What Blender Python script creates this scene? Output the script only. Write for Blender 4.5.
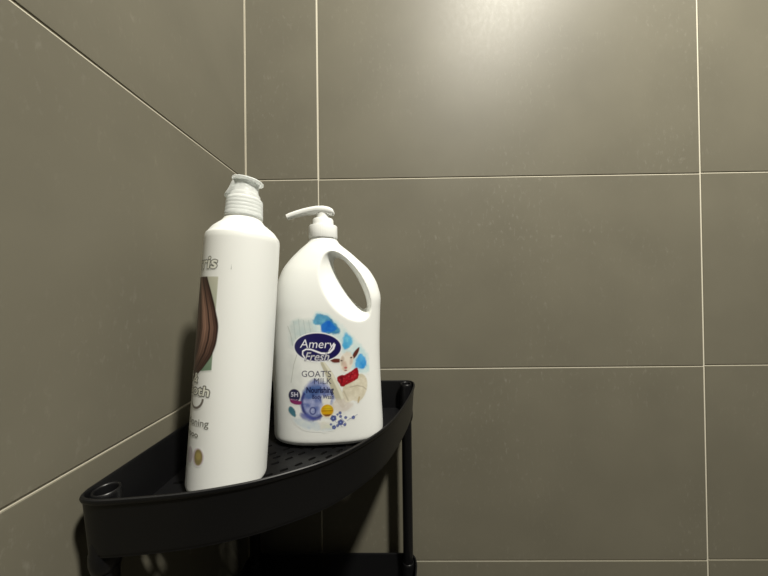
import bpy, bmesh, math, random
import numpy as np
from mathutils import Vector, Matrix, noise
from mathutils.bvhtree import BVHTree

PI = math.pi
CM = 0.01
Z0 = 1.52            # height of the upper tile joint seen in the photo
random.seed(4)
scn = bpy.context.scene
for o in list(bpy.data.objects):
    bpy.data.objects.remove(o)
C = scn.collection

# ------------------------------------------------------------ camera
cam_d = bpy.data.cameras.new('camera')
cam = bpy.data.objects.new('camera', cam_d)
C.objects.link(cam)
pitch, roll, yaw = 0.0073, -0.0119, -0.0110
fw = Vector((math.sin(yaw)*math.cos(pitch), math.cos(yaw)*math.cos(pitch), math.sin(pitch)))
rt = Vector((math.cos(yaw), -math.sin(yaw), 0))
up = rt.cross(fw)
r2 = rt*math.cos(roll) + up*math.sin(roll)
u2 = -rt*math.sin(roll) + up*math.cos(roll)
M = Matrix(((r2.x, u2.x, -fw.x), (r2.y, u2.y, -fw.y), (r2.z, u2.z, -fw.z))).to_4x4()
M.translation = Vector((0.224124, -0.459841, Z0-0.177457))
cam.matrix_world = M
cam_d.sensor_width = 36
cam_d.lens = 290/768*36
cam_d.clip_start = 0.01
scn.camera = cam

# ------------------------------------------------------------ world and lights
w = bpy.data.worlds.new('world')
scn.world = w
w.use_nodes = True
w.node_tree.nodes['Background'].inputs[0].default_value = (1.0, 0.97, 0.9, 1)
w.node_tree.nodes['Background'].inputs[1].default_value = 0.022
CEIL = 2.76
LAMP = Vector((0.75, -0.75, CEIL-0.03))
ld = bpy.data.lights.new('lamp_light', 'AREA')
ld.shape = 'DISK'
ld.size = 0.14
ld.energy = 58
ld.color = (1.0, 0.96, 0.86)
lo = bpy.data.objects.new('lamp_light', ld)
C.objects.link(lo)
lo.location = LAMP
scn.view_settings.view_transform = 'Standard'
scn.view_settings.look = 'None'
scn.view_settings.gamma = 1
scn.view_settings.use_curve_mapping = False
scn.view_settings.exposure = 0.0


# ------------------------------------------------------------ materials
def mat(name, col, rough=0.5, spec=0.5, trans=0.0, ior=1.5, sss=0.0, coat=0.0):
    m = bpy.data.materials.new(name)
    m.use_nodes = True
    b = m.node_tree.nodes['Principled BSDF']
    b.inputs['Base Color'].default_value = (*col, 1)
    b.inputs['Roughness'].default_value = rough
    b.inputs['Specular IOR Level'].default_value = spec
    b.inputs['Transmission Weight'].default_value = trans
    b.inputs['IOR'].default_value = ior
    b.inputs['Coat Weight'].default_value = coat
    if sss:
        b.inputs['Subsurface Weight'].default_value = sss
        b.inputs['Subsurface Radius'].default_value = (0.01, 0.01, 0.009)
        b.inputs['Subsurface Scale'].default_value = 0.5
    return m


def N(m, t, **kw):
    n = m.node_tree.nodes.new(t)
    for k, v in kw.items():
        setattr(n, k, v)
    return n


def tile_material(name, base):
    m = mat(name, base, 0.4)
    nt = m.node_tree
    L = nt.links.new
    b = nt.nodes['Principled BSDF']
    tc = N(m, 'ShaderNodeTexCoord')
    # broad clouding of the porcelain
    n1 = N(m, 'ShaderNodeTexNoise')
    n1.inputs['Scale'].default_value = 9
    n1.inputs['Detail'].default_value = 5
    L(tc.outputs['Object'], n1.inputs['Vector'])
    # fine vertical streaks of dried water
    mp = N(m, 'ShaderNodeMapping')
    mp.inputs['Scale'].default_value = (120, 120, 60)
    L(tc.outputs['Object'], mp.inputs['Vector'])
    n2 = N(m, 'ShaderNodeTexNoise')
    n2.inputs['Scale'].default_value = 1.4
    n2.inputs['Detail'].default_value = 6
    n2.inputs['Roughness'].default_value = 0.65
    L(mp.outputs[0], n2.inputs['Vector'])
    n3 = N(m, 'ShaderNodeTexNoise')
    n3.inputs['Scale'].default_value = 6
    n3.inputs['Detail'].default_value = 3
    L(tc.outputs['Object'], n3.inputs['Vector'])
    gate = N(m, 'ShaderNodeMapRange')
    gate.inputs[1].default_value = 0.42
    gate.inputs[2].default_value = 0.65
    L(n3.outputs['Fac'], gate.inputs[0])
    st = N(m, 'ShaderNodeMapRange')
    st.inputs[1].default_value = 0.56
    st.inputs[2].default_value = 0.74
    L(n2.outputs['Fac'], st.inputs[0])
    mul = N(m, 'ShaderNodeMath', operation='MULTIPLY')
    L(gate.outputs[0], mul.inputs[0])
    L(st.outputs[0], mul.inputs[1])
    ramp = N(m, 'ShaderNodeMapRange')
    ramp.inputs[1].default_value = 0.3
    ramp.inputs[2].default_value = 0.7
    ramp.inputs[3].default_value = 0.93
    ramp.inputs[4].default_value = 1.07
    L(n1.outputs['Fac'], ramp.inputs[0])
    hv = N(m, 'ShaderNodeVectorMath', operation='SCALE')
    hv.inputs[0].default_value = base
    L(ramp.outputs[0], hv.inputs['Scale'])
    mx = N(m, 'ShaderNodeMix', data_type='RGBA')
    mx.inputs[7].default_value = (0.42, 0.40, 0.34, 1)
    m2 = N(m, 'ShaderNodeMath', operation='MULTIPLY')
    m2.inputs[1].default_value = 0.3
    L(mul.outputs[0], m2.inputs[0])
    L(m2.outputs[0], mx.inputs[0])
    L(hv.outputs[0], mx.inputs[6])
    L(mx.outputs[2], b.inputs['Base Color'])
    rr = N(m, 'ShaderNodeMapRange')
    rr.inputs[1].default_value = 0.3
    rr.inputs[2].default_value = 0.7
    rr.inputs[3].default_value = 0.47
    rr.inputs[4].default_value = 0.52
    L(n2.outputs['Fac'], rr.inputs[0])
    L(rr.outputs[0], b.inputs['Roughness'])
    b.inputs['Specular IOR Level'].default_value = 0.33
    bp = N(m, 'ShaderNodeBump')
    bp.inputs['Strength'].default_value = 0.03
    bp.inputs['Distance'].default_value = 0.002
    L(n1.outputs['Fac'], bp.inputs['Height'])
    L(bp.outputs[0], b.inputs['Normal'])
    return m


TILE = (0.160, 0.149, 0.112)
M_tile = tile_material('tile_grey', TILE)
M_grout = mat('grout_cream', (0.66, 0.62, 0.51), 0.9, 0.2)
M_white = mat('white_plastic', (0.80, 0.815, 0.79), 0.36, 0.45)
M_white2 = mat('white_pump_plastic', (0.82, 0.83, 0.81), 0.3, 0.5)
M_cap = mat('clear_cap_plastic', (0.92, 0.94, 0.93), 0.25, 0.5, trans=0.28, ior=1.15)
_nt = M_cap.node_tree
_tr = _nt.nodes.new('ShaderNodeBsdfTranslucent')
_tr.inputs[0].default_value = (0.93, 0.95, 0.94, 1)
_mx = _nt.nodes.new('ShaderNodeMixShader')
_mx.inputs[0].default_value = 0.35
_nt.links.new(_nt.nodes['Principled BSDF'].outputs[0], _mx.inputs[1])
_nt.links.new(_tr.outputs[0], _mx.inputs[2])
_nt.links.new(_mx.outputs[0], _nt.nodes['Material Output'].inputs[0])
M_black = mat('black_plastic', (0.0045, 0.0045, 0.005), 0.36, 0.33)
M_floor = tile_material('floor_tile', (0.12, 0.11, 0.09))
M_ceil = mat('ceiling_paint', (0.75, 0.74, 0.70), 0.9)
M_dark = mat('dark_opening', (0.02, 0.02, 0.02), 0.6)
M_metal = mat('lamp_ring_metal', (0.7, 0.7, 0.7), 0.3)
M_glow = bpy.data.materials.new('lamp_diffuser_glow')
M_glow.use_nodes = True
_b = M_glow.node_tree.nodes['Principled BSDF']
_b.inputs['Emission Color'].default_value = (1, 0.96, 0.86, 1)
_b.inputs['Emission Strength'].default_value = 8


def ink_material(name, rough):
    m = mat(name, (1, 1, 1), rough, 0.45)
    a = N(m, 'ShaderNodeAttribute')
    a.attribute_name = 'ink'
    m.node_tree.links.new(a.outputs['Color'], m.node_tree.nodes['Principled BSDF'].inputs['Base Color'])
    return m


M_ink = ink_material('printed_ink', 0.36)


# ------------------------------------------------------------ mesh helpers
def link(name, me, m=None, parent=None, smooth=True, ms=None):
    o = bpy.data.objects.new(name, me)
    C.objects.link(o)
    for mm in (ms or ([m] if m else [])):
        me.materials.append(mm)
    if smooth:
        me.polygons.foreach_set('use_smooth', [True]*len(me.polygons))
    if parent:
        o.parent = parent
    return o


def from_bm(name, bm, m, parent=None, smooth=True, sharp=None):
    bmesh.ops.recalc_face_normals(bm, faces=bm.faces)
    me = bpy.data.meshes.new(name)
    bm.to_mesh(me)
    bm.free()
    o = link(name, me, m, parent, smooth)
    if sharp:
        me.set_sharp_from_angle(angle=math.radians(sharp))
    return o


def add_lathe(bm, prof, n=96, c=(0, 0), cap=True, mod=None):
    """prof: list of (r, z) in metres; mod(theta, r, z) -> r"""
    rings = []
    for r, z in prof:
        if r < 1e-7:
            rings.append([bm.verts.new((c[0], c[1], z))])
            continue
        ring = []
        for i in range(n):
            t = 2*PI*i/n
            rr = mod(t, r, z) if mod else r
            ring.append(bm.verts.new((c[0]+rr*math.cos(t), c[1]+rr*math.sin(t), z)))
        rings.append(ring)
    for a, b in zip(rings, rings[1:]):
        if len(a) == 1 and len(b) == 1:
            continue
        for i in range(n):
            j = (i+1) % n
            if len(a) == 1:
                bm.faces.new((a[0], b[i], b[j]))
            elif len(b) == 1:
                bm.faces.new((a[i], a[j], b[0]))
            else:
                bm.faces.new((a[i], a[j], b[j], b[i]))
    if cap:
        if len(rings[0]) > 1:
            bm.faces.new(rings[0][::-1])
        if len(rings[-1]) > 1:
            bm.faces.new(rings[-1])


def cm(prof):
    return [(r*CM, z*CM) for r, z in prof]


def add_loft(bm, rings, closed=False, caps=True):
    vs = [[bm.verts.new(p) for p in r] for r in rings]
    n = len(vs[0])
    pairs = list(zip(vs, vs[1:]))
    if closed:
        pairs.append((vs[-1], vs[0]))
    for a, b in pairs:
        for i in range(n):
            j = (i+1) % n
            bm.faces.new((a[i], a[j], b[j], b[i]))
    if caps and not closed:
        bm.faces.new(vs[0][::-1])
        bm.faces.new(vs[-1])


def add_box(bm, lo_, hi_):
    x0, y0, z0 = lo_
    x1, y1, z1 = hi_
    v = [bm.verts.new(p) for p in ((x0, y0, z0), (x1, y0, z0), (x1, y1, z0), (x0, y1, z0),
                                   (x0, y0, z1), (x1, y0, z1), (x1, y1, z1), (x0, y1, z1))]
    for f in ((0, 3, 2, 1), (4, 5, 6, 7), (0, 1, 5, 4), (1, 2, 6, 5), (2, 3, 7, 6), (3, 0, 4, 7)):
        bm.faces.new([v[i] for i in f])


def empty(name, loc, rot=None):
    o = bpy.data.objects.new(name, None)
    C.objects.link(o)
    o.location = loc
    o.empty_display_size = 0.02
    if rot is not None:
        o.rotation_mode = 'QUATERNION'
        o.rotation_quaternion = rot
    return o


def smoothstep(t):
    t = max(0.0, min(1.0, t))
    return t*t*(3-2*t)


def interp(x, xs, ys):
    """monotone-ish cubic interpolation through samples"""
    n = len(xs)
    if x <= xs[0]:
        return ys[0]
    if x >= xs[-1]:
        return ys[-1]
    k = 0
    while x > xs[k+1]:
        k += 1
    d = [(ys[i+1]-ys[i])/(xs[i+1]-xs[i]) for i in range(n-1)]
    m = [d[0]] + [0 if d[i-1]*d[i] <= 0 else 2*d[i-1]*d[i]/(d[i-1]+d[i]) for i in range(1, n-1)] + [d[-1]]
    h = xs[k+1]-xs[k]
    t = (x-xs[k])/h
    return ((2*t**3-3*t*t+1)*ys[k] + (t**3-2*t*t+t)*h*m[k] + (-2*t**3+3*t*t)*ys[k+1] + (t**3-t*t)*h*m[k+1])


# ------------------------------------------------------------ room shell
H, W = 0.302, 0.602
ROWS = [Z0 + H*k for k in range(-6, 6)]          # horizontal joints
GAP = 0.0021


def tiles(name, cols, to_world, umin, umax, lift=lambda i, k: 0.0, gapu=lambda i, k: GAP):
    """tile slabs standing proud of a grout bed; u runs along the wall, d out of the wall"""
    bm = bmesh.new()
    bev = 0.0005
    zs = [0.0] + [z for z in ROWS if 0.005 < z < CEIL] + [CEIL]
    for i, (a, b) in enumerate(zip(cols, cols[1:])):
        for k, (z, zt) in enumerate(zip(zs, zs[1:])):
            ga = gapu(i, k)/2
            gb = gapu(i+1, k)/2
            dz = lift(i, k)
            u0, u1, v0, v1 = a+ga, b-gb, z+GAP/2+dz, zt-GAP/2+lift(i, k+1)
            if i == 0:
                u0 = a+0.0016
            back = [(u0, v0, -0.004), (u1, v0, -0.004), (u1, v1, -0.004), (u0, v1, -0.004)]
            mid = [(u0, v0, -bev), (u1, v0, -bev), (u1, v1, -bev), (u0, v1, -bev)]
            top = [(u0+bev, v0+bev, 0), (u1-bev, v0+bev, 0), (u1-bev, v1-bev, 0), (u0+bev, v1-bev, 0)]
            add_loft(bm, [[to_world(*p) for p in r] for r in (back, mid, top)])
    nt = len(bm.faces)
    # grout bed, recessed about a millimetre, with the wall body behind it
    bed = -0.0009
    ring0 = [(umin, 0, -0.06), (umax, 0, -0.06), (umax, CEIL, -0.06), (umin, CEIL, -0.06)]
    ring1 = [(u, v, bed) for u, v, d in ring0]
    add_loft(bm, [[to_world(*p) for p in r] for r in (ring0, ring1)])
    bm.faces.ensure_lookup_table()
    for f in bm.faces[nt:]:
        f.material_index = 1
    bmesh.ops.recalc_face_normals(bm, faces=bm.faces)
    me = bpy.data.meshes.new(name)
    bm.to_mesh(me)
    bm.free()
    o = link(name, me, None, None, False, [M_tile, M_grout])
    o['kind'] = 'structure'
    return o


A0 = 0.1165
tiles('wall_back', [0, A0, A0+W, A0+2*W, A0+3*W, 2.4], lambda u, v, d: (u, -d, v), 0, 2.4,
      lift=lambda i, k: 0.0011 if i == 2 else (0.0004 if i == 0 else 0),
      gapu=lambda i, k: 0.0030 if (i == 1 and k >= 6) else (0.0024 if i == 2 else 0.0020))
tiles('wall_left', [0, 0.485, 0.485+W, 0.485+2*W, 2.0], lambda u, v, d: (d, -u, v), -0.06, 2.0)

for nm, z, zz, mm in (('floor', -0.05, 0.0, M_floor), ('ceiling', CEIL, CEIL+0.05, M_ceil)):
    bm = bmesh.new()
    add_box(bm, (-0.06, -2.0, z), (2.4, 0.06, zz))
    from_bm(nm, bm, mm, None, False)['kind'] = 'structure'

# ceiling lamp: ring, glowing diffuser
lamp = empty('ceiling_lamp', (LAMP.x, LAMP.y, CEIL))
lamp['label'] = 'small round ceiling lamp that lights the tiled corner from above'
lamp['category'] = 'ceiling lamp'
bm = bmesh.new()
add_lathe(bm, cm([(6.2, 0), (8.2, 0), (8.3, -0.6), (7.6, -1.6), (6.6, -2.0), (6.2, -1.8), (6.2, 0)]), cap=False)
from_bm('ring', bm, M_metal, lamp)
bm = bmesh.new()
add_lathe(bm, cm([(6.2, -0.2), (6.2, -1.2), (5.5, -1.5), (0, -1.7)]))
from_bm('diffuser', bm, M_glow, lamp)


# ------------------------------------------------------------ corner rack
def outline():
    pts = [(0.45, 0.45), (25.2, 0.55), (26.0, 0.9), (26.35, 1.9), (26.2, 3.6), (25.25, 7.6), (23.6, 12.7), (22.0, 16.2), (20.2, 18.8),
           (18.3, 20.9), (16.4, 22.4), (13.2, 24.1), (10.8, 25.0), (7.8, 25.75), (3.6, 26.3), (1.9, 26.35), (0.9, 26.0), (0.55, 25.2)]
    # subdivide with Catmull-Rom on the arc part, straight along the walls
    arc = pts[1:]
    out = []
    for i in range(len(arc)-1):
        p0 = arc[max(i-1, 0)]
        p1, p2 = arc[i], arc[i+1]
        p3 = arc[min(i+2, len(arc)-1)]
        d = math.dist(p1, p2)
        n = max(3, int(d/0.35))
        for j in range(n):
            t = j/n
            q = []
            for a in range(2):
                q.append(0.5*((2*p1[a]) + (-p0[a]+p2[a])*t + (2*p0[a]-5*p1[a]+4*p2[a]-p3[a])*t*t
                              + (-p0[a]+3*p1[a]-3*p2[a]+p3[a])*t**3))
            out.append(tuple(q))
    out.append(arc[-1])
    # corner with small radius and straight wall sides
    side = lambda a, b, n: [tuple(a[k]+(b[k]-a[k])*j/n for k in range(2)) for j in range(n)]
    r = 1.6
    cr = [(0.5+r-r*math.cos(t), 0.5+r-r*math.sin(t)) for t in [PI/2*j/10 for j in range(11)]]
    out += side(arc[-1], cr[0], 30)[1:] + cr + side(cr[-1], arc[0], 30)[1:]
    return out


OUT = [Vector((x*CM, -d*CM)) for x, d in outline()]
NO = len(OUT)
NRM = []
for i in range(NO):
    t = (OUT[(i+1) % NO]-OUT[i-1]).normalized()
    NRM.append(Vector((-t.y, t.x)))
cen = Vector((0.09, -0.09))
if (cen-OUT[0]).dot(NRM[0]) < 0:
    NRM = [-n for n in NRM]


def inset(d):
    return [OUT[i]+NRM[i]*d*CM for i in range(NO)]


RIM = Z0-0.3182       # world height of the top rim
DEEP = 4.3
POSTS = [(1.85, 25.05), (25.1, 1.85), (1.9, 1.9)]


def slots():
    s = []
    for r, step, ph in ((21.25, 1.5, 0), (20.25, 1.5, 0.5), (18.55, 1.45, 0.2), (17.5, 1.45, 0.7), (16.5, 1.45, 0.2), (14.6, 1.45, 0), (13.4, 1.45, 0.5),
                        (10.9, 1.45, 0.2), (9.7, 1.45, 0.7), (7.2, 1.5, 0)):
        n = int(r*PI/2/step)
        for j in range(n):
            t = PI/2*(j+ph+0.25)/n
            x, d = r*math.cos(t), r*math.sin(t)
            if x < 2.2 or d < 2.2:
                continue
            if any(math.dist((x, d), p) < 2.3 for p in POSTS):
                continue
            s.append((x, d, t+PI/2))
    return s


def plate_mesh(slot_list):
    cu = bpy.data.curves.new('plate', 'CURVE')
    cu.dimensions = '2D'
    cu.fill_mode = 'BOTH'

    def spl(pts):
        sp = cu.splines.new('POLY')
        sp.points.add(len(pts)-1)
        for i, p in enumerate(pts):
            sp.points[i].co = (p[0], p[1], 0, 1)
        sp.use_cyclic_u = True
    spl(inset(0.44)[::2])
    for x, d, a in slot_list:
        L, r = 0.24, 0.20
        pts = []
        for j in range(12):
            t = 2*PI*j/12
            px, py = r*math.cos(t)+(L if math.cos(t) > 0.01 else -L if math.cos(t) < -0.01 else 0), r*math.sin(t)
            pts.append(((x+px*math.cos(a)-py*math.sin(a))*CM, -(d+px*math.sin(a)+py*math.cos(a))*CM))
        spl(pts)
    cu.extrude = 0.0012
    ob = bpy.data.objects.new('plate', cu)
    C.objects.link(ob)
    bpy.context.view_layer.update()
    dg = bpy.context.evaluated_depsgraph_get()
    me = bpy.data.meshes.new_from_object(ob.evaluated_get(dg))
    bpy.data.objects.remove(ob)
    me.materials.clear()
    return me


rack = empty('corner_rack', (0.02, -0.02, 0))
rack['label'] = 'black plastic quarter-round corner rack with perforated trays holding both white bottles'
rack['category'] = 'corner shelf'


def keep(o, parent):
    """parent while the mesh keeps world coordinates"""
    o.parent = parent
    o.matrix_parent_inverse = parent.matrix_basis.inverted()
    return o


bpy.context.view_layer.update()
# tray wall with rolled lip
WALL = 4.08
prof = [(0.40, -WALL), (0.12, -0.45), (0.02, -0.36), (-0.03, -0.2), (0.0, -0.05), (0.07, 0.0), (0.17, -0.01),
        (0.23, -0.1), (0.24, -0.3), (0.28, -0.5), (0.62, -WALL)]
bm = bmesh.new()
rings = [[(p.x, p.y, z*CM) for p in inset(d)] for d, z in prof]
add_loft(bm, rings, closed=True)
tray = from_bm('tray_wall', bm, M_black, None, True, 40)
pl = link('tray_floor', plate_mesh(slots()), M_black, None, False)
pl.location.z = (-DEEP+0.12)*CM
socks = []
for x, d in POSTS:
    bm = bmesh.new()
    add_lathe(bm, cm([(0, -2.2), (0.66, -2.2), (0.66, -0.22), (0.70, -0.12), (0.77, -0.09), (0.84, -0.14), (0.88, -0.4), (0.95, -DEEP),
                      (0.98, -DEEP-0.1), (0.97, -DEEP-0.8), (0.86, -DEEP-1.3), (0.78, -DEEP-1.4), (0.0, -DEEP-1.4)]),
              n=48, c=(x*CM, -d*CM), cap=False)
    bmesh.ops.remove_doubles(bm, verts=bm.verts, dist=1e-6)
    socks.append(from_bm('post_socket', bm, M_black, None, True, 50))
PITCH = 0.2675
K = 0.9735
OFF = Vector((0.00594, -0.012185, 1.52*(1-0.9735)-0.004703))
made = []
for lvl in range(4):
    z = RIM-PITCH*lvl
    for q, dz in [(tray, 0), (pl, (-DEEP+0.12)*CM)]+[(k_, 0) for k_ in socks]:
        c_ = q if lvl == 0 else q.copy()
        if lvl:
            C.objects.link(c_)
        c_.location.z = z+dz
        made.append(c_)
for c_ in made:
    keep(c_, rack)
for x, d in POSTS:
    bm = bmesh.new()
    ztop = RIM-DEEP*CM-0.011
    zb = -OFF.z/K
    add_lathe(bm, [(0.0, zb), (0.011, zb), (0.011, zb+0.012), (0.0075, zb+0.016), (0.0075, ztop), (0, ztop)], n=40, c=(x*CM, -d*CM))
    bmesh.ops.remove_doubles(bm, verts=bm.verts, dist=1e-6)
    keep(from_bm('post', bm, M_black, None, True, 40), rack)

rack.location = rack.location*K+OFF
rack.scale = (K, K, K)


# ------------------------------------------------------------ raster canvas for printed labels
class Canvas:
    """small colour raster in label centimetres; ends up as a vertex colour mesh"""
    SS = 3

    def __init__(s, u0, u1, v0, v1, res, bg):
        s.u0, s.u1, s.v0, s.v1, s.res = u0, u1, v0, v1, res
        s.nu = int(round((u1-u0)/res))+1
        s.nv = int(round((v1-v0)/res))+1
        s.bg = np.array(bg, float)
        U = u0+(np.arange(s.nu*s.SS)+0.5)/s.SS*res-res/2
        V = v0+(np.arange(s.nv*s.SS)+0.5)/s.SS*res-res/2
        s.U, s.V = np.meshgrid(U, V)
        s.col = np.ones(s.U.shape+(3,))*s.bg
        s.a = np.zeros(s.U.shape)

    def put(s, mask, col, alpha=1.0):
        k = np.clip(mask*alpha, 0, 1)
        s.col = s.col*(1-k[..., None])+np.array(col)*k[..., None]
        s.a = np.maximum(s.a, k)

    def soft(s, d, w_):
        return np.clip(0.5-d/w_, 0, 1)

    def ellipse(s, cu, cv, a, b, col, alpha=1, rot=0, soft=0.02):
        c, n = math.cos(rot), math.sin(rot)
        x, y = s.U-cu, s.V-cv
        X, Y = x*c+y*n, -x*n+y*c
        q = np.sqrt((X/a)**2+(Y/b)**2)
        s.put(s.soft((q-1)*min(a, b), soft), col, alpha)

    def ring(s, cu, cv, a, b, w_, col, alpha=1, soft=0.03, t0=None, t1=None):
        q = np.sqrt(((s.U-cu)/a)**2+((s.V-cv)/b)**2)
        m = s.soft(abs(q-1)*min(a, b)-w_/2, soft)
        if t0 is not None:
            t = np.arctan2(s.V-cv, s.U-cu) % (2*PI)
            m = m*((t >= t0) & (t <= t1))
        s.put(m, col, alpha)

    def sdf_poly(s, pts):
        P = np.array(pts, float)
        inside = np.zeros(s.U.shape, bool)
        d = np.full(s.U.shape, 1e9)
        for i in range(len(P)):
            x1, y1 = P[i]
            x2, y2 = P[(i+1) % len(P)]
            ex, ey = x2-x1, y2-y1
            wx, wy = s.U-x1, s.V-y1
            t = np.clip((wx*ex+wy*ey)/(ex*ex+ey*ey+1e-12), 0, 1)
            d = np.minimum(d, (wx-ex*t)**2+(wy-ey*t)**2)
            c = ((y1 > s.V) != (y2 > s.V)) & (s.U < (x2-x1)*(s.V-y1)/((y2-y1) if y2 != y1 else 1e-9)+x1)
            inside ^= c
        d = np.sqrt(d)
        return np.where(inside, -d, d)

    def chaikin(s, pts):
        if len(pts) < 5:
            return pts
        for _ in range(2):
            o_ = []
            for i in range(len(pts)):
                (ax, ay), (bx, by) = pts[i], pts[(i+1) % len(pts)]
                o_ += [(ax*0.78+bx*0.22, ay*0.78+by*0.22), (ax*0.22+bx*0.78, ay*0.22+by*0.78)]
            pts = o_
        return pts

    def poly(s, pts, col, alpha=1, soft=0.03, grow=0.0, rough=0.0, seed=0):
        d = s.sdf_poly(s.chaikin(pts))-grow
        if rough:
            d = d+rough*s.noise(4.5, seed)
        s.put(s.soft(d, soft), col, alpha)

    def stroke(s, pts, w_, col, alpha=1, soft=0.02, w1=None):
        d = np.full(s.U.shape, 1e9)
        n = len(pts)-1
        for i in range(n):
            (x1, y1), (x2, y2) = pts[i], pts[i+1]
            ex, ey = x2-x1, y2-y1
            wx, wy = s.U-x1, s.V-y1
            t = np.clip((wx*ex+wy*ey)/(ex*ex+ey*ey+1e-12), 0, 1)
            ww = w_ if w1 is None else w_+(w1-w_)*(i+t)/n
            d = np.minimum(d, np.sqrt((wx-ex*t)**2+(wy-ey*t)**2)-ww/2)
        s.put(s.soft(d, soft), col, alpha)

    def noise(s, f, seed):
        """cheap smooth value noise in -1..1"""
        r = np.random.RandomState(seed)
        out = np.zeros(s.U.shape)
        amp = 1.0
        for o in range(3):
            g = r.rand(64, 64)*2-1
            x = (s.U*f+100) % 63
            y = (s.V*f+100) % 63
            xi, yi = x.astype(int), y.astype(int)
            fx, fy = x-xi, y-yi
            fx, fy = fx*fx*(3-2*fx), fy*fy*(3-2*fy)
            xj, yj = np.minimum(xi+1, 63), np.minimum(yi+1, 63)
            out += amp*((g[yi, xi]*(1-fx)+g[yi, xj]*fx)*(1-fy)+(g[yj, xi]*(1-fx)+g[yj, xj]*fx)*fy)
            amp *= 0.5
            f *= 2.1
        return out/1.75

    def wash(s, pts, c1, c2, alpha=0.8, soft=0.25, seed=0, f=1.6, rough=0.18):
        """watercolour blotch whose pigment drifts between two inks"""
        d = s.sdf_poly(s.chaikin(pts))+rough*s.noise(2.2, seed+50)
        n = np.clip(0.5+0.9*s.noise(f, seed), 0, 1)[..., None]
        k = np.clip(s.soft(d, soft)*alpha, 0, 1)
        col = np.array(c1)*(1-n)+np.array(c2)*n
        s.col = s.col*(1-k[..., None])+col*k[..., None]
        s.a = np.maximum(s.a, k)

    def text(s, body, u, v, width, height, col, alpha=1, shear=0.0, rot=0.0, bold=0.0, halo=None, arc=0.0, anchor='L'):
        """fit the string in a box width x height (cap height), lower left at (u, v)"""
        cu = bpy.data.curves.new('txt', 'FONT')
        cu.body = body
        cu.size = 1
        cu.resolution_u = 4
        cu.offset = bold
        ob = bpy.data.objects.new('txt', cu)
        C.objects.link(ob)
        bpy.context.view_layer.update()
        me = bpy.data.meshes.new_from_object(ob.evaluated_get(bpy.context.evaluated_depsgraph_get()))
        bpy.data.objects.remove(ob)
        me.calc_loop_triangles()
        P = np.array([v_.co[:2] for v_ in me.vertices])
        T = [tuple(t.vertices) for t in me.loop_triangles]
        bpy.data.meshes.remove(me)
        x0, x1 = P[:, 0].min(), P[:, 0].max()
        P[:, 0] = (P[:, 0]-x0)/(x1-x0)
        P[:, 1] = P[:, 1]/0.7*height
        P[:, 1] += arc*(P[:, 0]-0.5)**2
        P[:, 0] = P[:, 0]*width+P[:, 1]*shear
        c, n = math.cos(rot), math.sin(rot)
        Q = np.stack([P[:, 0]*c-P[:, 1]*n+u, P[:, 0]*n+P[:, 1]*c+v], 1)
        mask = np.zeros(s.U.shape)
        step = s.res/s.SS
        for t in T:
            p = Q[list(t)]
            i0 = max(int((p[:, 0].min()-s.U[0, 0])/step), 0)
            i1 = min(int((p[:, 0].max()-s.U[0, 0])/step)+2, s.U.shape[1])
            j0 = max(int((p[:, 1].min()-s.V[0, 0])/step), 0)
            j1 = min(int((p[:, 1].max()-s.V[0, 0])/step)+2, s.U.shape[0])
            if i1 <= i0 or j1 <= j0:
                continue
            X, Y = s.U[j0:j1, i0:i1], s.V[j0:j1, i0:i1]
            ok = None
            ar = (p[1, 0]-p[0, 0])*(p[2, 1]-p[0, 1])-(p[2, 0]-p[0, 0])*(p[1, 1]-p[0, 1])
            sg = 1 if ar > 0 else -1
            ok = np.ones(X.shape, bool)
            for a in range(3):
                b = (a+1) % 3
                ok &= sg*((p[b, 0]-p[a, 0])*(Y-p[a, 1])-(p[b, 1]-p[a, 1])*(X-p[a, 0])) >= -1e-6
            mask[j0:j1, i0:i1] = np.maximum(mask[j0:j1, i0:i1], ok)
        if halo:
            hm = mask.copy()
            k = max(1, int(round(halo[1]/step)))
            for dx in range(-k, k+1):
                for dy in range(-k, k+1):
                    if dx*dx+dy*dy <= k*k+0.5:
                        hm = np.maximum(hm, np.roll(np.roll(mask, dx, 1), dy, 0))
            s.put(hm, halo[0], halo[2] if len(halo) > 2 else 1)
        s.put(mask, col, alpha)

    def mesh(s, name, place, parent, mtl, keepall=False):
        """place(u, v) -> (x, y, z) on the bottle; returns a thin printed film"""
        k = s.SS
        col = s.col.reshape(s.nv, k, s.nu, k, 3).mean((1, 3))
        a = s.a.reshape(s.nv, k, s.nu, k).mean((1, 3))
        used = a > 0.015
        idx = -np.ones((s.nv, s.nu), int)
        verts, cols = [], []
        faces = []
        near = used.copy()
        for dj in (-1, 0, 1):
            for di in (-1, 0, 1):
                near |= np.roll(np.roll(used, dj, 0), di, 1)
        for j in range(s.nv):
            for i in range(s.nu):
                if near[j, i]:
                    p = place(s.u0+i*s.res, s.v0+j*s.res)
                    if p is None:
                        continue
                    idx[j, i] = len(verts)
                    verts.append(p)
                    cols.append((*col[j, i], 1.0))
        for j in range(s.nv-1):
            for i in range(s.nu-1):
                q = (idx[j, i], idx[j, i+1], idx[j+1, i+1], idx[j+1, i])
                if min(q) >= 0:
                    faces.append([int(z_) for z_ in q])
        me = bpy.data.meshes.new(name)
        me.from_pydata(verts, [], faces)
        at = me.color_attributes.new('ink', 'FLOAT_COLOR', 'POINT')
        at.data.foreach_set('color', np.array(cols, np.float32).ravel())
        return link(name, me, mtl, parent, True)


def srgb(r, g, b):
    f = lambda c: ((c/255+0.055)/1.055)**2.4 if c > 10 else c/255/12.92
    return (f(r), f(g), f(b))


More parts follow.
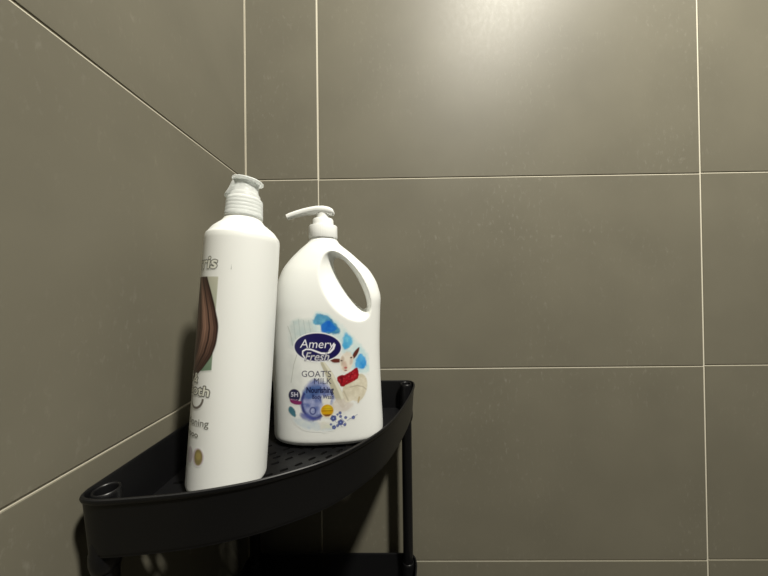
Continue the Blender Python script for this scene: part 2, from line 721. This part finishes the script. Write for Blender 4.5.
# ------------------------------------------------------------ tall shampoo bottle (front left)
FLOORZ = RIM+(-DEEP+0.24)*CM                       # upper face of the tray floor
axis = Vector((1.08, 1.26, 22.5)).normalized()
q = Vector((0, 0, 1)).rotation_difference(axis)
K1 = K*0.967
EXT = 0.0100          # real length of the body below the first measured ring
BASE1 = Vector((0.0709, -0.1850, FLOORZ*K+OFF.z+0.0026))
b1 = empty('shampoo_bottle', BASE1, q)
b1.scale = (K1, K1, K1)
b1['label'] = 'tall white cylinder shampoo bottle with clear flip cap, leaning at front left of the tray'
b1['category'] = 'bottle'


def r1(h):
    return interp(h, [-1.0, -0.95, -0.8, -0.55, 6, 22.6, 23.2, 23.42, 23.6, 23.95, 24.4, 24.8, 25.05],
                  [3.5, 3.56, 3.61, 3.62, 3.62, 3.6, 3.53, 3.37, 3.25, 3.0, 2.5, 2.05, 1.9])


hs = [-1.0, -0.97, -0.95, -0.9, -0.8, -0.7, -0.55, -0.4, -0.2, 0, 0.5, 1] + list(np.arange(1.6, 22.6, 0.5)) + list(np.arange(22.6, 25.0, 0.08)) + [25.05]
prof = [(0, -0.75), (3.0, -0.75), (3.2, -0.97)] + [(r1(h), h) for h in hs]
prof += [(1.86, 25.1), (1.8, 25.13), (1.8, 25.28), (1.88, 25.34), (1.7, 25.38), (1.7, 27.0), (0, 27.0)]
bm = bmesh.new()
add_lathe(bm, cm(prof), n=128, cap=False)
bmesh.ops.remove_doubles(bm, verts=bm.verts, dist=1e-6)
SKEW = -0.16*CM        # the neck sits a little off the body's centre
for v_ in bm.verts:
    v_.co.x += SKEW*smoothstep((v_.co.z/CM-23.4)/1.6)
from_bm('bottle_body', bm, M_white, b1, True, 50).location.z = EXT

# translucent cap: ribbed collar, inner cylinder, flanged disc and pouring beak
cap = []
bm = bmesh.new()
pr = [(1.72, 25.4), (1.86, 25.4), (1.88, 25.45)]
for k in range(4):
    z = 25.53+k*0.38
    pr += [(1.87-0.02*k, z), (1.87-0.02*k, z+0.24), (1.845-0.02*k, z+0.28), (1.845-0.02*k, z+0.34)]
pr += [(1.80, 27.1), (1.75, 27.28), (1.64, 27.4), (1.55, 27.45), (1.50, 27.55), (1.48, 27.8), (1.38, 27.92), (1.30, 28.0),
       (1.27, 28.9), (1.30, 29.15), (1.25, 29.2), (0, 29.22)]
pr += []
add_lathe(bm, cm(pr), n=96, cap=False)
add_lathe(bm, cm([(1.72, 25.4), (1.72, 27.15), (0.0, 27.15)]), n=96, cap=False)
bmesh.ops.remove_doubles(bm, verts=bm.verts, dist=1e-6)
from_bm('flip_cap', bm, M_cap, b1, True, 45).location = (SKEW, 0, EXT)
bm = bmesh.new()
# beak: starts under the disc's left edge, flares outward and down
rings = []
path = [(-0.80, 29.3, 1.0, 0.40), (-0.90, 29.1, 1.0, 0.46), (-0.98, 28.75, 0.95, 0.50), (-1.10, 28.35, 0.88, 0.52),
        (-1.32, 27.95, 0.78, 0.50), (-1.50, 27.68, 0.68, 0.46), (-1.60, 27.5, 0.58, 0.40), (-1.62, 27.42, 0.45, 0.24)]
rings = []
for x, z, wd, th in path:
    ring = []
    for j in range(24):
        t = 2*PI*j/24
        cx_, sy_ = math.cos(t), math.sin(t)
        yy = wd*math.copysign(abs(sy_)**0.7, sy_)
        ring.append(((x+th*math.copysign(abs(cx_)**0.8, cx_)+0.12*(yy/1.0)**2)*CM, yy*CM, z*CM))
    rings.append(ring)
add_loft(bm, rings)
bmesh.ops.rotate(bm, verts=bm.verts, cent=(0, 0, 0), matrix=Matrix.Rotation(math.radians(18), 3, 'Z'))
from_bm('pouring_beak', bm, M_cap, b1, True).location = (SKEW, 0, EXT)
# tilted lid disc
bm = bmesh.new()
add_lathe(bm, cm([(0, -0.02), (1.2, -0.07), (1.45, -0.04), (1.57, 0.05), (1.59, 0.13), (1.52, 0.2), (1.35, 0.22), (1.2, 0.12), (0, 0.1)]), n=96, cap=False)
bmesh.ops.remove_doubles(bm, verts=bm.verts, dist=1e-6)
bmesh.ops.rotate(bm, verts=bm.verts, cent=(0, 0, 0), matrix=Matrix.Rotation(math.radians(6), 3, 'Y'))
bmesh.ops.translate(bm, verts=bm.verts, vec=(0.17*CM, 0, 29.25*CM))
from_bm('lid_disc', bm, M_cap, b1, True, 60).location = (SKEW, 0, EXT)

# printed label wrapping the bottle's left front
AZ0 = math.radians(-131)
cv = Canvas(-3.2, 3.3, 0.4, 22.0, 0.05, (0.80, 0.815, 0.79))
INK = srgb(70, 72, 62)
cv.text('Harris', -3.2, 19.55, 5.15, 1.15, srgb(225, 226, 215), shear=0.12, bold=0.015, halo=(srgb(66, 68, 58), 0.09, 0.95))
# photo panel with a fall of glossy brown hair on a pale green ground
panel = [(-2.8, 18.75), (2.2, 18.75), (2.2, 10.2), (-2.8, 9.4)]
g = np.clip((18.75-cv.V)/9.3, 0, 1)[..., None]
pm = cv.soft(cv.sdf_poly(panel), 0.05)
gc = (1-g)*np.array(srgb(190, 190, 172))+g*np.array(srgb(98, 128, 104))
cv.col = cv.col*(1-pm[..., None])+gc*pm[..., None]
cv.a = np.maximum(cv.a, pm)
edge_v = [7.9, 8.6, 9.4, 10.5, 11.7, 12.9, 14.0, 15.6, 17.2, 18.75]
edge_u = [-2.2, -0.9, 0.3, 1.45, 2.2, 2.5, 2.55, 2.2, 1.65, 0.95]
vv = [7.9+k*0.31 for k in range(36)]
hair = [(interp(v_, edge_v, edge_u), min(v_, 18.75)) for v_ in vv]+[(-2.8, 18.75), (-2.8, 8.6)]
hs_ = cv.sdf_poly(hair)
hd = cv.soft(hs_, 0.08)
UE = np.interp(cv.V, edge_v, edge_u)
q_ = (UE-cv.U)*(1.0+0.05*(cv.V-13))          # strands run alongside the outer curve
rs = np.random.RandomState(12)
tab = rs.rand(400)
tab = np.convolve(np.convolve(tab, np.ones(3)/3, 'same'), np.ones(3)/3, 'same')
st1 = np.interp(q_*26+3*np.sin(cv.V*0.25), np.arange(400), (tab-0.5)*2.6)
sheen = np.exp(-((q_-1.75)/0.75)**2)*np.exp(-((cv.V-15.2)/3.6)**2)+0.55*np.exp(-((q_-0.75)/0.3)**2)*np.exp(-((cv.V-14.0)/3.0)**2)
mixv = np.clip(0.07+0.62*sheen+0.75*st1*(0.25+sheen), 0, 1)[..., None]
hc = (1-mixv)*np.array(srgb(44, 27, 23))+mixv*np.array(srgb(158, 122, 104))
cv.col = cv.col*(1-hd[..., None])+hc*hd[..., None]
cv.a = np.maximum(cv.a, hd)
cv.text('Soft &', -2.2, 8.95, 2.9, 0.85, srgb(228, 228, 216), shear=0.15, bold=0.015, halo=(srgb(50, 46, 38), 0.10, 0.95))
cv.text('Smooth', -2.9, 7.85, 5.0, 0.85, srgb(225, 226, 214), shear=0.12, bold=0.015, halo=(srgb(50, 48, 40), 0.10, 0.95))
cv.ring(0.6, 7.6, 0.95, 0.95, 0.22, srgb(74, 60, 48), 0.9, t0=PI, t1=2*PI)
cv.text('Conditioning', -2.8, 5.15, 5.1, 0.62, srgb(84, 86, 76), bold=0.012)
cv.text('Shampoo', -2.0, 4.1, 3.3, 0.5, srgb(78, 78, 60), bold=0.02)
cv.ellipse(0.35, 2.4, 0.45, 0.72, srgb(150, 128, 140), 0.6, soft=0.12)
cv.ellipse(1.45, 2.45, 0.62, 0.78, srgb(190, 170, 182), 0.75, soft=0.1)
cv.ellipse(1.5, 2.45, 0.46, 0.70, srgb(132, 120, 70), 0.95, soft=0.08)
cv.ellipse(1.5, 2.55, 0.26, 0.34, srgb(168, 152, 92), 0.8, soft=0.12)


def place1(u, v):
    r = r1(v)+0.012
    a = AZ0+u/3.5
    return (r*math.cos(a)*CM, r*math.sin(a)*CM, v*CM)


cv.mesh('printed_label', place1, b1, M_ink).location.z = EXT

# ------------------------------------------------------------ jug-shaped body wash bottle with pump
b2 = empty('pump_bottle', Vector((14.8*CM, -8.95*CM, FLOORZ+0.0003))*K+OFF,
           Matrix.Rotation(math.radians(4), 3, 'Z').to_quaternion())
b2.scale = (K, K, K*1.006)
b2['label'] = 'wide white pump bottle with handle hole and goat picture label'
b2['category'] = 'bottle'
HX = [0, 1.1, 4.3, 10.6, 15.7, 16.9, 18.6, 20.4, 21.9, 22.85, 23.55, 24.05, 24.4]
XL = [-6.5, -6.55, -6.6, -6.68, -6.5, -6.42, -6.2, -5.65, -4.65, -3.75, -3.0, -2.4, -2.2]
XR = [6.8, 6.85, 6.72, 6.55, 6.68, 6.75, 6.4, 5.45, 3.95, 2.9, 2.0, 1.45, 1.3]
YD = [3.8, 3.85, 3.85, 3.85, 3.8, 3.75, 3.6, 3.3, 2.85, 2.5, 2.15, 1.85, 1.75]
NECK = -0.5
bm = bmesh.new()
rings = []
hlist = [0, 0.06, 0.16, 0.3, 0.5, 0.75, 1.1] + list(np.arange(1.5, 24.2, 0.3)) + [24.4]
for h in hlist:
    l, r, d = interp(h, HX, XL), interp(h, HX, XR), interp(h, HX, YD)
    ins = 0.85*(1-min(h, 0.85)/0.85)**2.2
    l, r, d = l+ins, r-ins, d-ins
    n_ = 2.0+0.75*(1-smoothstep((h-16)/8))
    c0, a_ = (l+r)/2, (r-l)/2
    ring = []
    for j in range(120):
        t = 2*PI*j/120
        c_, s_ = math.cos(t), math.sin(t)
        ring.append(((c0+a_*math.copysign(abs(c_)**(2/n_), c_))*CM, d*math.copysign(abs(s_)**(2/n_), s_)*CM, h*CM))
    rings.append(ring)
add_loft(bm, rings)
bmesh.ops.recalc_face_normals(bm, faces=bm.faces)
me = bpy.data.meshes.new('body')
bm.to_mesh(me)
bm.free()
body = link('bottle_body', me, M_white, None, True)
# flared tunnel that leaves the handle
bm = bmesh.new()
rings = []
HC = Vector((2.9, 18.9))
ang = math.atan2(-6.7, 3.88)
ya = np.linspace(-5.2, 5.2, 41)
for y in ya:
    t = abs(y)/3.6
    fl = 0.12*t + 0.88*t**2.6
    mi, ma = 1.1+1.55*fl, 3.75+1.5*fl
    sh = -0.35*fl
    ring = []
    for j in range(72):
        a = 2*PI*j/72
        pe, qe = ma*math.cos(a), mi*math.sin(a)*(1-0.10*math.cos(a))
        ring.append(((HC.x+sh+pe*math.cos(ang)-qe*math.sin(ang))*CM, y*CM, (HC.y+pe*math.sin(ang)+qe*math.cos(ang))*CM))
    rings.append(ring)
add_loft(bm, rings)
bmesh.ops.recalc_face_normals(bm, faces=bm.faces)
me = bpy.data.meshes.new('cutter')
bm.to_mesh(me)
bm.free()
cut = link('cutter', me)
mo = body.modifiers.new('b', 'BOOLEAN')
mo.operation = 'DIFFERENCE'
mo.object = cut
mo.solver = 'EXACT'
mo = body.modifiers.new('r', 'REMESH')
mo.mode = 'VOXEL'
mo.voxel_size = 0.0010
mo.use_smooth_shade = True
mo = body.modifiers.new('s', 'SMOOTH')
mo.factor = 0.5
mo.iterations = 14
bpy.context.view_layer.update()
dg = bpy.context.evaluated_depsgraph_get()
nm = bpy.data.meshes.new_from_object(body.evaluated_get(dg))
body.modifiers.clear()
body.data = nm
nm.materials.clear()
nm.materials.append(M_white)
nm.polygons.foreach_set('use_smooth', [True]*len(nm.polygons))
bpy.data.objects.remove(cut)
body.parent = b2
bvh = BVHTree.FromPolygons([v.co.copy() for v in nm.vertices], [tuple(p.vertices) for p in nm.polygons])

# collar and pump
bm = bmesh.new()
pr = [(0, 24.1), (1.68, 24.1), (1.70, 24.44), (1.63, 24.5), (1.63, 24.58), (1.77, 24.61), (1.80, 24.7), (1.77, 26.1), (1.72, 26.2),
      (1.45, 26.25), (1.34, 26.27), (1.32, 26.4), (1.30, 26.95), (1.2, 27.1), (0.8, 27.14), (0, 27.14)]
add_lathe(bm, cm(pr), n=120, c=(NECK*CM, 0), cap=False,
          mod=lambda t, r, z: r*(1+(0.008*math.cos(40*t) if 0.246 < z < 0.262 else 0)))
from_bm('pump_collar', bm, M_white2, b2, True, 40)
bm = bmesh.new()
add_lathe(bm, cm([(0, 27.1), (0.85, 27.1), (0.8, 28.1), (0, 28.1)]), n=48, c=(NECK*CM, 0), cap=False)
bmesh.ops.remove_doubles(bm, verts=bm.verts, dist=1e-6)
from_bm('pump_stem', bm, M_white2, b2, True, 40)
bm = bmesh.new()
path = [(0.68, 27.62, 0.5, 0.22), (0.65, 27.75, 0.7, 0.38), (0.48, 27.97, 0.84, 0.48), (0.2, 28.1, 0.92, 0.52), (-0.45, 28.2, 0.95, 0.54),
        (-1.2, 28.22, 0.84, 0.52), (-2.0, 28.15, 0.68, 0.48), (-3.0, 27.97, 0.55, 0.44), (-4.0, 27.70, 0.48, 0.40),
        (-4.6, 27.5, 0.45, 0.38), (-5.0, 27.32, 0.42, 0.36)]
rings = []
pts = [Vector((p[0], 0, p[1])) for p in path]
for i, (x, z, wd, th) in enumerate(path):
    t = (pts[min(i+1, len(pts)-1)]-pts[max(i-1, 0)]).normalized()
    nrm = Vector((-t.z, 0, t.x))
    ring = []
    for j in range(32):
        a = 2*PI*j/32
        c_, s_ = math.cos(a), math.sin(a)
        o_ = Vector((0, wd*math.copysign(abs(c_)**0.75, c_), 0))+nrm*th*math.copysign(abs(s_)**0.75, s_)
        ring.append(tuple((pts[i]+o_)*CM))
    rings.append(ring)
add_loft(bm, rings)
from_bm('pump_head', bm, M_white2, b2, True, 50)

# printed label: the art is laid out in centimetres across the flat front of the bottle
KX = 1/8.62


def A(px, py):
    """art coordinates: label units to centimetres from the bottle axis / base"""
    return ((px-323.8)*KX, 17.93-(py-291.5)*KX*0.985)


def AP(pts):
    return [A(*p) for p in pts]


WHT = (0.80, 0.815, 0.79)
cv = Canvas(-5.6, 5.2, 0.4, 15.8, 0.045, WHT)
# pale milk splash and jug on the left
cv.wash(AP([(289, 326), (296, 318), (315, 319), (322, 334), (300, 340), (291, 350)]), srgb(176, 196, 196), srgb(205, 212, 208), 0.75, 0.5, 1)
cv.wash(AP([(290, 350), (300, 362), (304, 392), (290, 392), (287, 372)]), srgb(208, 212, 206), srgb(190, 194, 190), 0.4, 0.6, 2)
for k, (x, y0, y1) in enumerate([(294, 321, 338), (299, 319, 336), (304, 320, 333), (309, 320, 331)]):
    cv.stroke([A(x, y0), A(x+2, y1)], 0.07, srgb(150, 166, 166), 0.5, 0.08)
cv.stroke(AP([(298, 352), (294, 364), (291, 382)]), 0.06, srgb(150, 152, 140), 0.7, 0.06)
cv.stroke(AP([(288, 326), (291, 334), (293, 345)]), 0.07, srgb(150, 150, 138), 0.6, 0.08)
# cyan halo behind the blue flowers
cv.wash(AP([(311, 320), (318, 311), (329, 314), (344, 328), (357, 342), (368, 358), (369, 378), (350, 372), (340, 345), (318, 335)]),
        srgb(176, 214, 222), srgb(214, 228, 226), 0.85, 0.45, 5)
cv.wash(AP([(313, 321), (317, 314), (322, 313), (329, 317), (336, 325), (341, 331), (338, 335), (322, 333), (320, 325), (314, 324)]),
        srgb(30, 118, 168), srgb(92, 168, 202), 0.95, 0.2, 7)
cv.wash(AP([(320, 325), (329, 320), (337, 328), (333, 333), (321, 332)]), srgb(18, 96, 196), srgb(36, 124, 210), 0.95, 0.2, 9)
cv.wash(AP([(342, 337), (346, 333), (351, 337), (352, 343), (348, 350), (342, 350)]), srgb(44, 158, 216), srgb(110, 194, 226), 0.95, 0.22, 11)
cv.wash(AP([(355, 361), (360, 354), (365, 359), (366, 368), (361, 373), (354, 367)]), srgb(34, 138, 214), srgb(90, 178, 228), 0.97, 0.2, 13)
# blue violet watercolour lower left
cv.wash(AP([(300, 400), (304, 388), (312, 378), (318, 379), (330, 386), (337, 395), (331, 404), (322, 416), (310, 419), (301, 412)]),
        srgb(70, 92, 160), srgb(158, 166, 208), 0.92, 0.4, 17, f=2.2)
cv.wash(AP([(322, 396), (331, 396), (330, 406), (321, 408)]), srgb(226, 226, 216), srgb(240, 238, 226), 0.9, 0.3, 19)
cv.wash(AP([(301, 392), (308, 385), (320, 384), (322, 392), (308, 400)]), srgb(36, 70, 132), srgb(70, 102, 160), 0.85, 0.4, 21)
q0 = A(314, 402)
cv.ring(q0[0], q0[1], 1.42, 1.75, 0.30, srgb(34, 40, 112), 0.9, 0.2, t0=PI*0.75, t1=PI*1.75)
q0 = A(312.5, 410)
cv.ring(q0[0], q0[1], 0.32, 0.38, 0.14, srgb(30, 42, 112), 0.85, 0.1)
cv.wash(AP([(301, 411), (309, 414), (318, 418), (322, 414), (319, 420), (308, 421), (300, 416)]), srgb(50, 58, 138), srgb(86, 96, 168), 0.8, 0.25, 23)
cv.wash(AP([(290, 416), (302, 418), (320, 422), (336, 424), (332, 430), (312, 430), (297, 425)]), srgb(176, 196, 214), srgb(206, 216, 218), 0.7, 0.35, 25)
cv.wash(AP([(318, 421), (330, 421), (331, 428), (320, 429)]), srgb(222, 222, 196), srgb(228, 218, 216), 0.7, 0.3, 27)
# teal leaf
cv.wash(AP([(287, 409), (290, 405), (295, 409), (296, 417), (291, 415)]), srgb(14, 84, 108), srgb(34, 112, 130), 0.95, 0.14, 29, rough=0.06)
# milk stream
cv.poly(AP([(319, 360), (324, 361), (333, 374), (339, 388), (347, 404), (342, 409), (337, 404), (331, 390), (325, 374)]),
        srgb(186, 182, 160), 1, 0.1)
cv.poly(AP([(322, 361), (324, 361), (333, 374), (339, 388), (347, 404), (343, 406), (337, 390), (330, 375)]), srgb(222, 220, 202), 1, 0.12)
cv.wash(AP([(331, 404), (338, 398), (350, 402), (352, 408), (340, 413), (331, 410)]), srgb(206, 196, 186), srgb(226, 222, 214), 0.8, 0.3, 31)
# goat kid: body, legs, red scarf, head, ears
cv.wash(AP([(343, 384), (352, 377), (362, 375), (366, 382), (366, 392), (362, 400), (357, 404), (352, 401), (345, 404), (341, 394)]),
        srgb(196, 188, 164), srgb(224, 218, 200), 1, 0.12, 33, rough=0.05)
cv.stroke(AP([(349, 388), (356, 387), (362, 389), (365, 392)]), 0.10, srgb(150, 138, 116), 0.7, 0.1)
cv.stroke(AP([(358, 399), (357, 404)]), 0.18, srgb(180, 160, 120), 0.9, 0.1)
cv.stroke(AP([(343, 392), (347, 401)]), 0.16, srgb(172, 164, 140), 0.7, 0.1)
cv.poly(AP([(336, 377), (341, 375), (344, 376), (352, 371), (356, 368), (358, 374), (357, 381), (348, 384), (343, 387), (340, 387), (337, 381)]),
        srgb(142, 18, 30), 1, 0.08, rough=0.07, seed=4)
cv.wash(AP([(337, 377), (344, 376), (354, 370), (357, 375), (355, 381), (344, 386), (339, 383)]), srgb(112, 10, 24), srgb(184, 34, 46), 0.8, 0.2, 43, f=6, rough=0.05)
for px, py in ((343, 379), (348, 377), (352, 374), (346, 382), (351, 379), (354, 377), (339, 380)):
    u, v = A(px, py)
    cv.ellipse(u, v, 0.09, 0.07, srgb(190, 70, 78), 0.7, soft=0.08)
cv.poly(AP([(339, 376), (343, 378), (342, 382), (339, 387), (341, 381)]), srgb(104, 10, 22), 0.8, 0.1)
cv.poly(AP([(329, 360), (333, 358.5), (340, 359), (342, 362), (338, 363), (333, 363)]), srgb(100, 46, 38), 1, 0.10)
cv.poly(AP([(351, 359), (353, 353), (359, 347.5), (358.5, 352), (356, 357), (352, 361)]), srgb(92, 46, 38), 1, 0.10)
cv.poly(AP([(339, 360), (342, 355), (347, 353), (351, 355), (353, 359), (352, 365), (349, 371), (345, 373), (341, 371), (340, 366)]),
        srgb(228, 220, 206), 1, 0.12)
cv.poly(AP([(340, 360), (342, 356), (344, 358), (343, 364), (341, 367)]), srgb(170, 146, 126), 0.6, 0.2)
cv.poly(AP([(350, 356), (352, 358), (352, 364), (349, 366), (349, 361)]), srgb(184, 164, 146), 0.6, 0.2)
cv.wash(AP([(342, 356), (346, 352), (351, 353), (350, 358), (344, 359)]), srgb(236, 232, 222), srgb(214, 204, 188), 0.8, 0.15, 41)
cv.poly(AP([(342, 363), (345, 361), (347, 368), (345, 372), (342, 370)]), srgb(198, 166, 148), 0.7, 0.2)
for px, py, a_, b_, c_ in ((341, 361, 0.13, 0.08, srgb(74, 52, 44)), (350.5, 358.5, 0.13, 0.09, srgb(60, 44, 40)),
                           (345, 368.3, 0.17, 0.12, srgb(178, 92, 88)), (345, 371, 0.16, 0.06, srgb(120, 60, 58))):
    u, v = A(px, py)
    cv.ellipse(u, v, a_, b_, c_, 0.95, soft=0.05)
# round badge with magenta band
u, v = A(294.3, 395)
cv.ellipse(u, v, 0.74, 0.80, srgb(196, 196, 196), 0.9, soft=0.05)
cv.ellipse(u, v, 0.68, 0.74, srgb(22, 24, 66), 1, soft=0.05)
cv.poly(AP([(289, 398), (294, 400), (302, 400), (301, 404), (295, 404), (290, 402)]), srgb(128, 30, 92), 1, 0.08)
cv.text('5H', u-0.42, v-0.12, 0.85, 0.52, srgb(206, 206, 220), bold=0.02)
cv.text('BEAUTY', u-0.45, v-0.50, 0.95, 0.14, srgb(214, 170, 200), rot=-0.08)
# yellow round sticker
u, v = A(326.5, 410.5)
cv.ellipse(u, v, 0.76, 0.76, srgb(222, 210, 180), 1, soft=0.06)
cv.ellipse(u, v+0.06, 0.70, 0.66, srgb(206, 158, 22), 1, soft=0.06)
cv.ellipse(u+0.12, v+0.28, 0.4, 0.28, srgb(214, 190, 40), 0.8, soft=0.25)
cv.stroke([(u-0.6, v+0.02), (u+0.6, v+0.02)], 0.10, srgb(150, 92, 24), 0.8, 0.08)
cv.stroke([(u-0.5, v+0.26), (u+0.5, v+0.26)], 0.06, srgb(160, 110, 24), 0.7, 0.06)
cv.poly([(u-0.5, v-0.38), (u+0.5, v-0.38), (u+0.2, v-0.62), (u-0.2, v-0.62)], srgb(120, 66, 40), 0.9, 0.08)
# sprig of small blue flowers
for px, py, r_ in ((332.5, 418, .36), (339.5, 422.5, .34), (339.5, 416.5, .17), (344.5, 418, .17), (352, 418.5, .2), (333, 427, .24),
                   (336.5, 425.5, .17), (343.5, 425, .18), (339, 413, .18), (336.5, 414.5, .13), (330, 424, .13)):
    u, v = A(px, py)
    for k in range(5):
        a = 2*PI*k/5+px
        cv.ellipse(u+r_*0.55*math.cos(a), v+r_*0.55*math.sin(a), r_*0.5, r_*0.5, srgb(44, 60, 136), 0.9, soft=0.07)
    cv.ellipse(u, v, r_*0.25, r_*0.25, srgb(150, 170, 214), 0.9, soft=0.05)
for a, b in (((346, 421), (356, 416)), ((334, 421), (341, 427)), ((340, 418), (345, 424)), ((348, 419), (353, 420))):
    cv.stroke([A(*a), A(*b)], 0.05, srgb(70, 92, 150), 0.8, 0.06)
# oval nameplate
u, v = A(317.8, 347)
cv.ellipse(u, v, 2.78, 1.70, srgb(228, 230, 234), 1, rot=-0.05, soft=0.05)
cv.ellipse(u, v, 2.66, 1.58, srgb(27, 22, 82), 1, rot=-0.05, soft=0.05)
cv.text('Amery', A(300.4, 0)[0], A(0, 347.2)[1], 3.85, 0.98, srgb(238, 238, 244), shear=0.14, bold=-0.006, rot=-0.035)
sw = AP([(305.5, 358), (303, 354), (303.2, 350.6), (306.5, 348.8), (311, 349), (316, 351), (321, 353), (326, 353.5), (330, 352), (333, 349), (334.3, 345)])
cv.stroke(sw, 0.14, srgb(236, 236, 242), 1, 0.04, w1=0.24)
cv.text('Fresh', A(305, 0)[0], A(0, 360.0)[1], 2.65, 0.95, srgb(205, 205, 212), shear=0.3, rot=-0.02, bold=0.0, halo=(srgb(80, 78, 100), 0.06, 0.9))
# wording
NV = srgb(34, 32, 70)
cv.text("GOAT'S", A(301.8, 0)[0], A(0, 376.0)[1], 3.35, 0.70, NV, rot=-0.03)
cv.text('MILK', A(313.8, 0)[0], A(0, 383.4)[1], 2.0, 0.68, NV, rot=-0.03)
cv.text('Nourishing', A(306.3, 0)[0], A(0, 392.0)[1], 3.1, 0.66, srgb(12, 18, 66), bold=0.035, rot=-0.02)
cv.text('Body Wash', A(312, 0)[0], A(0, 398.2)[1], 2.4, 0.48, srgb(20, 28, 80), bold=0.02, rot=-0.02)


def place2(u, v):
    hit = bvh.ray_cast(Vector((u*CM, -0.08, v*CM)), Vector((0, 1, 0)))
    if hit[0] is None or hit[0].y > -0.012:
        return None
    p = hit[0]+hit[1]*0.00013 if hit[1].y < 0 else hit[0]-hit[1]*0.00013
    return tuple(p)


cv.mesh('printed_label', place2, b2, M_ink)
